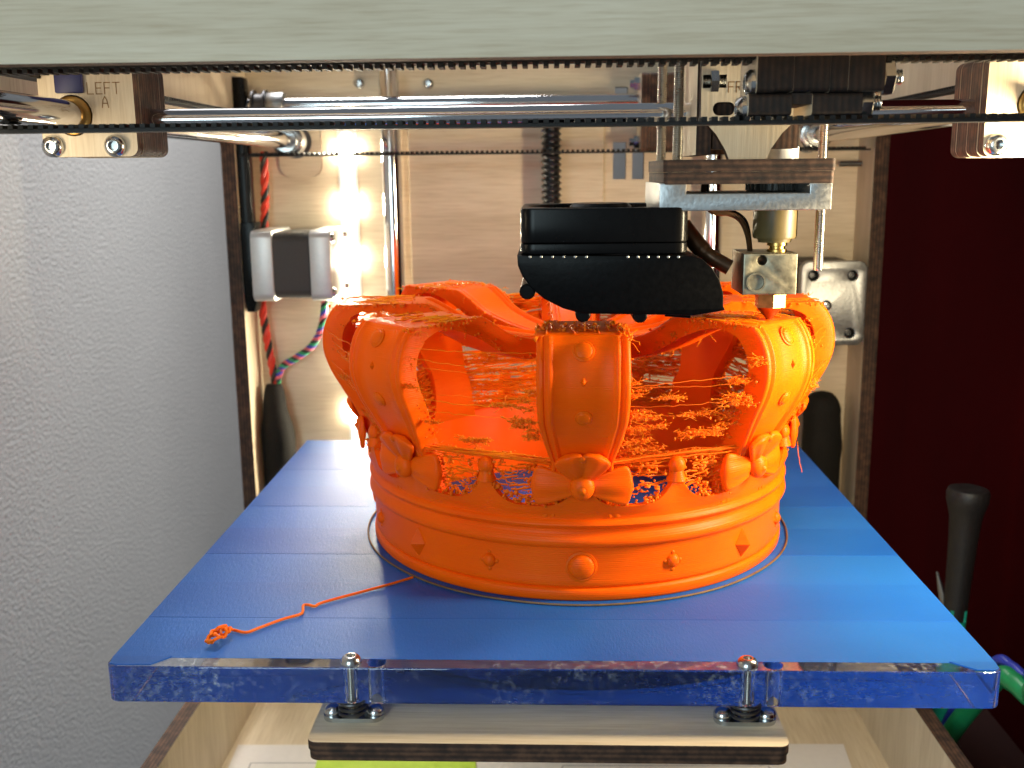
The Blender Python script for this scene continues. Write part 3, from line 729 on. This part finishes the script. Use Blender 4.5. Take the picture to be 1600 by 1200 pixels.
for z, kind, size in ((77.0, 'round', 2.6), (69, 'diamond', 1.2), (58.6, 'round', 2.1)):
    p, d, s = on_arch(z); tl = -math.atan2(d.x, d.y)
    g = gem(kind, p.x-.35, z, size, -tl)
    g0_ = g.build('gem', 'filament', cr, smooth=45, recalc=True); g0_.parent = arches[0]
    for ar in arches[1:]:
        c = g0_.copy(); col.objects.link(c); c.parent = ar
# ball finials between the arches
mb = MB().ball((0, -72.6, 40.4+cz), 2.6, 2.1, 2.7, 14); mb.lathe((0, -72.4, 36+cz), (0, 0, 1), [(0, 3.0), (1.5, 2.4), (3.2, 1.9)], 14)
spread(local(mb).build('finial', 'filament', cr, smooth=60), [22.5+45*k for k in range(8)])
# bows
def lobe(mb, ang, length, w0, w1, base, thick):
    rot = Matrix.Rotation(ang, 3, 'Y')
    def fn(u, p):
        rr = math.sqrt(max(1e-9, u.y*u.y+u.z*u.z)); uy, uz = u.y/rr, u.z/rr
        if rr < 1e-3: uy = uz = 0
        env = max(0, 1-abs(u.x)**7)**(1/3.2)
        x = (u.x+1)/2; hw = (w0+(w1-w0)*x**.85)*env
        sq = lambda a: math.copysign(abs(a)**.8, a)
        zz = sq(uz)*hw; rid = 1+.20*math.cos(uz*6.0)
        return Vector((x*length-.8*abs(uz)**2*x, sq(uy)*thick*env*(.75+.35*x)*rid-.5*math.sin(x*3.1), zz))
    return mb.ball(base, 1, 1, 1, 26, rot=rot, fn=fn)
mb = MB(); bz = 36.4
for sg in (0, math.pi): lobe(mb, sg, 14.0, 1.9, 6.5, (.8 if sg == 0 else -.8, 0, bz), 1.5)
for q in mb.v: q.y = -74.9+q.y*.8+q.x*q.x/165
b2 = MB(); lobe(b2, R_(-67), 11.6, 1.2, 4.9, (.2, 0, 0), 1.5); lobe(b2, R_(-113), 11.6, 1.2, 4.9, (-.2, 0, 0), 1.5)
b2.ball((0, -.9, 9.6), 1.2, .9, 1.2, 10)
tilt = Matrix.Rotation(.49, 3, 'X')
mb.add([tilt @ Vector((q.x, q.y*.75, q.z))+Vector((0, -74.9, bz+1)) for q in b2.v], b2.f)
mb.ball((0, -76.0, bz), 3.6, 2.7, 3.8, 16)
mb.lathe((0, -78.3, bz-.4), (0, -1, 0), [(0, 1.5), (.4, .9), (.8, .4)], 12)
for q in mb.v: q.z += cz
spread(local(mb).build('bow', 'filament', cr, smooth=60), A8)
# stringing in the gaps between the arches: uncountable threads and blobs
rnd = random.Random(11)
st = MB()
def edge_pt(ai, side, z):
    p, d, s = on_arch(z); wd = awidth(s)/2*.99; a = R_(45*ai); r = p.x-rnd.uniform(1.0, 5.5)
    x, y = side*wd, -r
    return Vector((x*math.cos(a)-y*math.sin(a), x*math.sin(a)+y*math.cos(a), z+cz))
def blob(p, sz):
    bm = bmesh.new(); bmesh.ops.create_icosphere(bm, subdivisions=1, radius=1)
    s3 = [sz*rnd.uniform(.6, 1.6) for _ in range(3)]
    for q in bm.verts: q.co = Vector((q.co.x*s3[0], q.co.y*s3[1], q.co.z*s3[2]))*rnd.uniform(.7, 1.3)+p
    st.bm(bm)
def curl(p, n, step, r):
    pts = [p]; d = Vector((rnd.gauss(0, 1), rnd.gauss(0, 1), rnd.gauss(0, .6))).normalized()
    for _ in range(n):
        d = (d+Vector((rnd.gauss(0, .55), rnd.gauss(0, .55), rnd.gauss(0, .55)))).normalized(); pts.append(pts[-1]+d*step)
    st.tube(pts, r, 4)
def wisp(c, d, ln, hgt, n):
    """a torn wispy clump: many fine curls lying mostly along d"""
    for _ in range(n):
        p = c+d*rnd.uniform(-.5, .5)*ln+Vector((rnd.gauss(0, .5), rnd.gauss(0, .5), rnd.gauss(0, hgt)))
        pts = [p]; dd = (d*rnd.choice((-1, 1))+Vector((rnd.gauss(0, .2), rnd.gauss(0, .2), rnd.gauss(0, .10)))).normalized()
        for _ in range(rnd.randint(2, 6)):
            dd = (dd+Vector((rnd.gauss(0, .22), rnd.gauss(0, .22), rnd.gauss(0, .2)))).normalized(); pts.append(pts[-1]+dd*rnd.uniform(.3, .75))
        st.tube(pts, rnd.uniform(.04, .10), 4)
        if rnd.random() < .85: blob(rnd.choice(pts), rnd.uniform(.12, .36))
for gi in range(8):
    rear = gi in (2, 3, 4, 5)
    if rear:
        for _ in range(210):
            z = rnd.uniform(30, 74); A = edge_pt(gi, 1, z); B = edge_pt(gi+1, -1, min(79, max(29, z+rnd.gauss(0, 2.6))))
            a0_, a1_ = (0, 1) if rnd.random() < .55 else sorted((rnd.random(), rnd.random()))
            sag = abs(rnd.gauss(0, .8)); pts = []
            for k in range(15):
                t = a0_+(a1_-a0_)*k/14; p = A.lerp(B, t); p.z -= sag*4*t*(1-t); pts.append(p+Vector((rnd.gauss(0, .16), rnd.gauss(0, .16), rnd.gauss(0, .26))))
            st.tube(pts, rnd.uniform(.14, .48), 4)
        for _ in range(26):
            z = rnd.uniform(32, 74); A = edge_pt(gi, 1, z); B = edge_pt(gi+1, -1, z)
            wisp(A.lerp(B, rnd.random()), (B-A).normalized(), rnd.uniform(3, 9), rnd.uniform(.4, 1.6), rnd.randint(14, 34))
    else:
        for _ in range(12 if gi in (0, 7) else 20):
            z = rnd.choice([rnd.uniform(44, 76), rnd.gauss(43.5, .6)]); A = edge_pt(gi, 1, z); B = edge_pt(gi+1, -1, z+rnd.gauss(0, .7)); pts = []
            sag = abs(rnd.gauss(0, 1.2))
            for k in range(19):
                t = k/18; p = A.lerp(B, t); p.z -= sag*4*t*(1-t); pts.append(p+Vector((rnd.gauss(0, .1), rnd.gauss(0, .1), rnd.gauss(0, .12))))
            st.tube(pts, rnd.uniform(.04, .11), 4)
        A = edge_pt(gi, 1, 50); B = edge_pt(gi+1, -1, 50)
        spots = {0: [(.05, 66, 4, .9), (.10, 60, 6, 1.2), (.16, 55, 9, 1.4), (.10, 51, 8, 1.3), (.2, 47, 10, 1.0), (.55, 56, 10, .7), (.62, 51, 12, .9), (.82, 60, 7, 1.5), (.88, 66, 6, 1.3), (.9, 53, 6, 1.2), (.78, 48, 8, .7), (.3, 63, 5, .4), (.95, 71, 3, .8)],
                 7: [(.96, 66, 3, .6), (.92, 60, 5, .9), (.86, 57, 7, .8), (.78, 61, 6, .4), (.93, 52, 5, .8), (.08, 52, 3, .5), (.06, 64, 2, .5), (.4, 47, 12, .4)]}.get(gi, [(rnd.random(), rnd.uniform(40, 74), rnd.uniform(3, 8), 1.0) for _ in range(8)])
        for t, z, ln, hg in spots:
            A = edge_pt(gi, 1, z); B = edge_pt(gi+1, -1, z)
            for q in range(int(1.5+hg*2)):                       # thin torn shelves stacked one above the other
                wisp(A.lerp(B, t)+Vector((0, 0, rnd.gauss(0, hg*1.1))), (B-A).normalized(), ln*rnd.uniform(.6, 1.5), .22, int(9+ln*3.2))
    # small crumbs on the inner side of the arch edges only
    for side, ai in ((1, gi), (-1, gi+1)):
        for _ in range(26):
            z = rnd.uniform(36, 76); p = edge_pt(ai, side, z); a = R_(45*ai)
            p += Vector((math.sin(a), -math.cos(a), 0))*-rnd.uniform(1.5, 3); blob(p, rnd.uniform(.15, .45))
            if rnd.random() < .3: curl(p, rnd.randint(3, 6), .5, .1)
    for _ in range(6):
        p = edge_pt(gi, 1, ZC-2); curl(p, 6, .8, .08)
# fringe of blobs along the fused ring of threads just above the finials
for k in range(1100):
    dg = rnd.uniform(0, 360); rr = 72.6+rnd.gauss(0, .5); z = 43.2+rnd.gauss(0, .45)+.5*math.sin(dg*.7)
    a = R_(dg)
    if abs((dg+22.5) % 45-22.5) < 8: continue
    ch = rr*math.cos(R_(22.5))/math.cos(R_(((dg % 45)-22.5)))*1.03
    blob(Vector((ch*math.sin(a), -ch*math.cos(a), z+cz)), rnd.uniform(.18, .5))
for gi in range(8):
    for _ in range(14):
        z = 43.2+rnd.gauss(0, .5); A = edge_pt(gi, 1, z); B = edge_pt(gi+1, -1, z)
        st.tube([A.lerp(B, k/12)+Vector((rnd.gauss(0, .12), rnd.gauss(0, .12), rnd.gauss(0, .15))) for k in range(13)], rnd.uniform(.1, .26), 4)
# fuzz and drooping threads along the inward-curving ribbons
for ai in range(8):
    a = R_(45*ai)
    for _ in range(170):
        i = rnd.randrange(int(len(spine)*.60), int(len(spine)*.93)); p = spine[i]; sd = rnd.choice((-1, 1)); x = sd*awidth(i/(len(spine)-1))/2*rnd.uniform(.9, 1.03)
        r = p.x+rnd.gauss(0, 1); z = min(ZC-.2, p.y-rnd.choice((rnd.uniform(0, 1.5), rnd.uniform(5, 7))))
        q = Vector((x*math.cos(a)+r*math.sin(a), x*math.sin(a)-r*math.cos(a), z+cz))
        blob(q, rnd.uniform(.15, .55))
        if rnd.random() < .3:
            pts = [q]
            for _ in range(rnd.randint(3, 7)): pts.append(pts[-1]+Vector((rnd.gauss(0, .35), rnd.gauss(0, .35), -rnd.uniform(.1, .7))))
            st.tube(pts, rnd.uniform(.05, .13), 4)
    for _ in range(60):                                   # ragged lip round the cut top
        r = rnd.uniform(58, 84); sd = rnd.choice((-1, 1)); x = sd*12.6+rnd.gauss(0, .25)
        blob(Vector((x*math.cos(a)+r*math.sin(a), x*math.sin(a)-r*math.cos(a), ZC-abs(rnd.gauss(0, .5)))), rnd.uniform(.18, .5))
# torn web between scallops and the fused ring
for k in range(3200):
    dg = rnd.choice([rnd.uniform(-48, 48), rnd.uniform(0, 360)])
    t = (dg % 22.5)/22.5; lo = scallop(dg)
    if lo > 36: continue
    z = rnd.choice([lo+abs(rnd.gauss(0, 1.4)), rnd.uniform(lo, 42)])
    if math.sin(dg*.9)+math.sin(dg*2.3+z*.35)+rnd.gauss(0, .4) < -.1: continue
    a = R_(dg); rr = 72+rnd.gauss(0, .9)
    blob(Vector((rr*math.sin(a), -rr*math.cos(a), z+cz)), rnd.uniform(.22, .6))
for k in range(160):
    dg = rnd.uniform(-46, 46); a = R_(dg); b_ = R_(dg+rnd.uniform(3, 9)); z = rnd.uniform(30.5, 42)
    if scallop(dg) > 36: continue
    p = Vector((71.5*math.sin(a), -71.5*math.cos(a), z+cz)); q = Vector((71.5*math.sin(b_), -71.5*math.cos(b_), z+rnd.gauss(0, 1.5)+cz))
    st.tube([p.lerp(q, i/6)+Vector((rnd.gauss(0, .2), rnd.gauss(0, .2), rnd.gauss(0, .2))) for i in range(7)], rnd.uniform(.12, .35), 4)
# crumbs on the cut tops
for ai in range(8):
    for _ in range(30):
        a = R_(45*ai); r = rnd.uniform(56, 74); x = rnd.uniform(-12, 12)
        y = -r; blob(Vector((x*math.cos(a)-y*math.sin(a), x*math.sin(a)+y*math.cos(a), ZC+rnd.uniform(-.1, .25))), rnd.uniform(.2, .55))
    for _ in range(16):
        a = R_(45*ai); r0 = rnd.uniform(56, 71); x = rnd.uniform(-12, 12); pts = []
        for k in range(7):
            xx = x+rnd.gauss(0, .3); y = -(r0+k*rnd.uniform(.8, 2.2)*(-1 if r0 > 70 else 1)); pts.append(Vector((xx*math.cos(a)-y*math.sin(a), xx*math.sin(a)+y*math.cos(a), ZC+.15+rnd.uniform(0, .35))))
        st.tube(pts, .22, 4)
local(st).build('stringing', 'strand', cr, smooth=60, stuff=True)
# one long loose hair on the bow
MB().tube(wobble(catmull([P(1246, 690, Y=108), P(1248, 712, Y=107), P(1253, 738, Y=107)], 6), .1), .12, 6).build('loose_hair', 'strand', cr)

# skirt ring around the crown and the stray filament
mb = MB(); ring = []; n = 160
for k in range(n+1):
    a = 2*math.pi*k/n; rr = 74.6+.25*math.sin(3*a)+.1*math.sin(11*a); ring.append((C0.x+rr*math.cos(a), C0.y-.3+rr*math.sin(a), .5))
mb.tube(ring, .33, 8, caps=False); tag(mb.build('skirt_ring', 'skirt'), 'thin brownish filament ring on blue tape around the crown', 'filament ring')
pts = [P(x, y, Z=.75) for x, y in ((645, 902), (612, 912), (560, 926), (505, 941), (492, 947), (482, 945), (474, 946), (473, 955), (468, 960), (440, 968), (405, 981), (385, 988), (368, 985), (360, 983))]
sf = thing('stray_filament', 'thin stray orange filament with a knotted end on blue tape', 'filament', P(480, 945, Z=.2))
MB().tube(catmull(pts, 6), .42, 8).build('thread', 'strand', sf)
rnd = random.Random(5); mb = MB(); c0 = P(357, 987, Z=1.2); c1 = P(326, 1006, Z=1.2)
path = []
for k in range(60):
    t = k/59; c = c0.lerp(c1, t); rr = 2.6*math.sin(math.pi*min(1, t*.9+.08)); a = t*26
    path.append(c+Vector((rr*.8*math.cos(a)+rnd.gauss(0, .3), rr*1.1*math.sin(a)+rnd.gauss(0, .3), .3+abs(rr*.6*math.sin(a*1.3)))))
mb.tube(catmull(path, 3), .42, 7); mb.build('knot', 'strand', sf)

# ------------------------------------------------------------------ LED strip
ld = thing('led_strip', 'glowing white LED strip stuck upright on the back panel', 'led strip', (-104, YB-1, -60))
LX = P(546, 320, Y=YB).x
MB().box(LX-5, LX+5, YB-.5, YB-.05, -60, 148).build('backing', 'ledback', ld)
MB().plate(rrect(LX-3.4, LX+3.4, -58, 146, 3), [], YB-2.2, YB-.55, 'Y', bev=.5).build('silicone_cover', 'ledglow', ld, smooth=40)
led_z = [P(546, y, Y=YB).z for y in (236, 322, 404)]
dz = (led_z[0]-led_z[2])/2
zz = [led_z[0]-dz*k for k in range(7)]
for k, z in enumerate(zz):
    MB().plate([(LX+4.0*math.cos(2*math.pi*q/20), z+5.6*math.sin(2*math.pi*q/20)) for q in range(20)], [], YB-2.75, YB-2.25, 'Y').build('led', 'ledchip', ld, smooth=0)

# ------------------------------------------------------------------ motors
def motor_x(label, x0, x1, y0, y1, z0, z1):
    t = thing('stepper_motor', label, 'motor', ((x0+x1)/2, (y0+y1)/2, z0))
    a = (x1-x0)
    def oct_(c): return [(y0+c, z0), (y1-c, z0), (y1, z0+c), (y1, z1-c), (y1-c, z1), (y0+c, z1), (y0, z1-c), (y0, z0+c)]
    MB().plate(rrect(y0, y1, z0, z1, 4), [], x0, x0+a*.27, 'X', bev=.4).build('end_cap', 'motorcap', t, smooth=35)
    MB().plate([(p, q) for p, q in rrect(y0+1.2, y1-1.2, z0+1.2, z1-1.2, 5)], [], x0+a*.27, x0+a*.74, 'X').build('core', 'motorcore', t, smooth=35)
    MB().plate(rrect(y0, y1, z0, z1, 4), [], x0+a*.74, x1, 'X', bev=.4).build('end_cap', 'motorcap', t, smooth=35)
    for yy, zz_ in ((y0+4, z1-4), (y0+4, z0+4), (y1-4, z1-4), (y1-4, z0+4)):
        mb = MB(); caphead(mb, (x1, yy, zz_), (1, 0, 0), 2.4, 1.6); mb.build('screw', 'zinc', t)
    return t
m0 = P(396, 472, Y=262); m1 = P(514, 360, Y=262)
motor_x('silver stepper motor with dark middle beside the LED strip', m0.x, m1.x, 262, 303, m0.z, m1.z)
# rear plate motor
g0 = P(1247, 540, Y=264); g1 = P(1357, 408, Y=264)
t = thing('stepper_motor', 'square aluminium motor plate with corner screws behind the crown', 'motor', ((g0.x+g1.x)/2, 280, g0.z))
MB().plate(rrect(g0.x, g1.x, g0.z, g1.z, 4.5), [circ(g0.x+6, g0.z+6, 2.5), circ(g1.x-7, g0.z+6, 2.5), circ(g1.x-7, g1.z-7, 2.5), circ(g0.x+6, g1.z-7, 2.5)], 264, 270, 'Y', bev=.5).build('face_plate', 'aluminium', t, smooth=35)
for x, z in ((g0.x+6, g0.z+6), (g1.x-7, g0.z+6), (g1.x-7, g1.z-7), (g0.x+6, g1.z-7)):
    mb = MB(); caphead(mb, (x, 268.5, z), (0, -1, 0), 2.4, 1.8); mb.build('screw', 'darksteel', t)
s_ = P(1291, 477, Y=264); mb = MB(); caphead(mb, (s_.x, 264, s_.z), (0, -1, 0), 2.6, 1.6); mb.build('screw', 'zinc', t)
MB().plate(rrect(g0.x+1, g1.x-1.4, g0.z+1, g1.z-1, 5), [], 270, 303, 'Y').build('core', 'motorcore', t, smooth=35)
tag(MB().lathe(P(1312, 256, Y=300), (1, 0, 0), [(0, 1.4), (11, 1.4), (11.2, 2.4), (13, 2.4)], 14).build('stop_peg', 'darksteel'), 'small dark peg on the back panel beside the print head plate', 'peg')

# vertical short belt and its clamp in the rear corner
vb = thing('short_belt', 'broad black vertical belt in the corner behind the engraved block', 'belt', P(385, 460, Y=285))
z0 = P(380, 460, Y=285).z
xa = P(370, 300, Y=285).x; xb = P(396, 300, Y=285).x
MB().box(xa, xa+1.3, 281, 289, z0+22, 156).box(xb-3, xb-1.7, 281, 289, z0+22, 156).build('strand', 'rubber', vb)
MB().plate([(xa-.5, P(380, 348, Y=280).z), (xb+1, P(380, 348, Y=280).z), (xb+2, 70), (xb-1.5, 55), (xa+3, 55), (xa, 80)], [], 280, 292, 'Y', bev=.6).build('clamp', 'blackplastic', vb)
MB().plate(rrect(xa+.5, xb-.5, 96, 172, 1.5), [], 281.5, 288.5, 'Y', bev=.5).build('cover', 'blackplastic', vb)

# cables
def cable(name, label, path, r, mat, n=10, cat='cable', group=None):
    return tag(MB().tube(catmull(path, 8), r, n).build(name, mat), label, cat, group)
def twist(name, label, path, r, mats, turns):
    path = catmull(path, 14); t = thing(name, label, 'cable', min(path, key=lambda p: p.z)); L = len(path)
    for j, mt in enumerate(mats):
        pts = []
        for i, p in enumerate(path):
            d = (path[min(i+1, L-1)]-path[max(i-1, 0)]).normalized(); u, v = basis(d); a = turns*2*math.pi*i/L+2*math.pi*j/len(mats)
            pts.append(p+(u*math.cos(a)+v*math.sin(a))*r*.95)
        MB().tube(pts, r, 8).build('strand', mt, t)
cy = 300
twist('twisted_cable', 'red and black twisted wires running above the silver motor', [P(412, 238, Y=cy), P(414, 300, Y=cy), P(413, 350, Y=cy), P(410, 470, Y=cy), P(416, 520, Y=cy), P(424, 565, Y=cy), P(432, 606, Y=cy)], 1.2, ['redwire', 'redwire', 'blackwire'], 7)
twist('twisted_cable', 'pink, blue and green wires drooping below the silver motor', [P(508, 470, Y=cy), P(503, 510, Y=cy), P(488, 540, Y=cy), P(462, 560, Y=cy), P(440, 575, Y=cy), P(432, 606, Y=cy)], 1.1, ['pinkwire', 'bluewire', 'greenwire', 'blackwire'], 8)
cable('cable_sleeve', 'black braided cable sleeve hanging behind the blue plate, below twisted wires', [P(428, 600, Y=297), P(430, 640, Y=296), P(436, 690, Y=296), P(438, 760, Y=297), P(440, 860, Y=297), Vector((-141, 295, -151))], [4+4.6*min(1, i/13)+.3*math.sin(i*.5) for i in range(41)], 'sleeve', 18)
cable('cable_sleeve', 'black bundle hanging behind the crown below the square motor plate', [P(1284, 612, Y=290), P(1284, 640, Y=290), P(1284, 690, Y=290), P(1282, 760, Y=290), Vector((148, 288, -151))], [2.5+7.5*min(1, i/8)**.6+.4*math.sin(i*.45) for i in range(33)], 'sleeve', 18)

# ------------------------------------------------------------------ papers on the printer floor
FZ = -152
def sheet(label, quad, z, mat, line=None):
    pts = [P(x, y, Z=z) for x, y in quad]
    t = thing('paper_sheet', label, 'paper', (sum(p.x for p in pts)/4, sum(p.y for p in pts)/4, z))
    MB().plate([(p.x, p.y) for p in pts], [], z, z+.15, 'Z').build('sheet', mat, t, smooth=0)
    if line:
        lp_ = [P(x, y, Z=z+.2) for x, y in line]
        mb = MB()
        for a, b in zip(lp_, lp_[1:]):
            d = (b-a).normalized(); nn = Vector((-d.y, d.x, 0))*.35; mb.add([a+nn, b+nn, b-nn, a-nn], [(0, 1, 2, 3)])
        mb.build('printed_line', 'inkline', t, smooth=0)
    return t
sheet('white paper sheet with a printed frame line on the wooden floor', [(330, 1260), (372, 1164), (700, 1164), (760, 1260)], FZ+.3, 'paper', [(372, 1240), (392, 1192), (640, 1192), (690, 1240)])
sheet('lime green paper slip on the white sheet under the platform', [(478, 1260), (498, 1176), (742, 1176), (748, 1260)], FZ+.9, 'lime')
sheet('white printed sheet on the floor near the maroon wall side', [(745, 1260), (745, 1160), (1318, 1163), (1352, 1260)], FZ+.6, 'paper', [(860, 1240), (880, 1196), (1200, 1196), (1230, 1240)])

# ------------------------------------------------------------------ things beyond the right opening
hb = P(1492, 960, Y=200); ht = P(1514, 762, Y=200); dv = (ht-hb).normalized(); foot = hb+dv*((-157.5-hb.z)/dv.z)
tl = thing('racket_handle', 'black grip handle with flared knob standing by the maroon wall', 'handle', foot)
Lh = (ht-foot).length
MB().lathe(foot, dv, [((hb-foot).length-2, 5.0), (Lh-45, 5.4), (Lh-24, 6.2), (Lh-14, 6.8), (Lh-9, 8.0), (Lh-6, 8.9), (Lh-2.5, 9.1), (Lh-.6, 8.4), (Lh, 6.5), (Lh-.8, 4.0), (Lh-1, .5)], 26).build('grip', 'grip', tl)
MB().lathe(foot, dv, [(0, 4.4), (2, 5), ((hb-foot).length-2.2, 5), ((hb-foot).length-1.6, 4.2)], 22).build('shaft', 'teal', tl)
for k in range(5):
    a = 2*math.pi*k/5; u, v = basis(dv); c = foot+dv*((hb-foot).length-2)+(u*math.cos(a)+v*math.sin(a))*4.7
    MB().tube([c, c+dv*5.5], .9, 8).build('prong', 'teal', tl)
p1 = P(1480, 960, Y=215); p2 = P(1464, 893, Y=215); pf = Vector((p1.x+10, 215, -157.5))
tag(MB().tube([pf, p1, p1.lerp(p2, .6), p2], [2, 2.2, 1.6, .4], 8).build('pointed_tool', 'aluminium'), 'slim grey pointed tool standing beside the black handle', 'tool')
g = [P(1575, 1030, Y=60), P(1592, 1062, Y=55), P(1605, 1085, Y=50), P(1640, 1110, Y=45)]
gx = [Vector((p.x+45, p.y+30, p.z)) for p in g]
gpath = [Vector((178, 200, -154)), Vector((179, 180, -120))]+[P(1556, 1062, Y=150), P(1584, 1066, Y=140), P(1612, 1090, Y=130), P(1650, 1110, Y=120)]+[Vector((250, 90, -154))]
cable('green_cable', 'thick green cable looping beyond the corner of the blue plate', gpath, 4.2, 'cablegreen', 14)
gp2 = [Vector((182, 205, -155))]+[p+Vector((2, 8, 3)) for p in gpath[1:-1]]+[Vector((262, 100, -155))]
cable('blue_cable', 'thin blue cable lying just behind the green cable', gp2, 2.2, 'cableblue', 12)
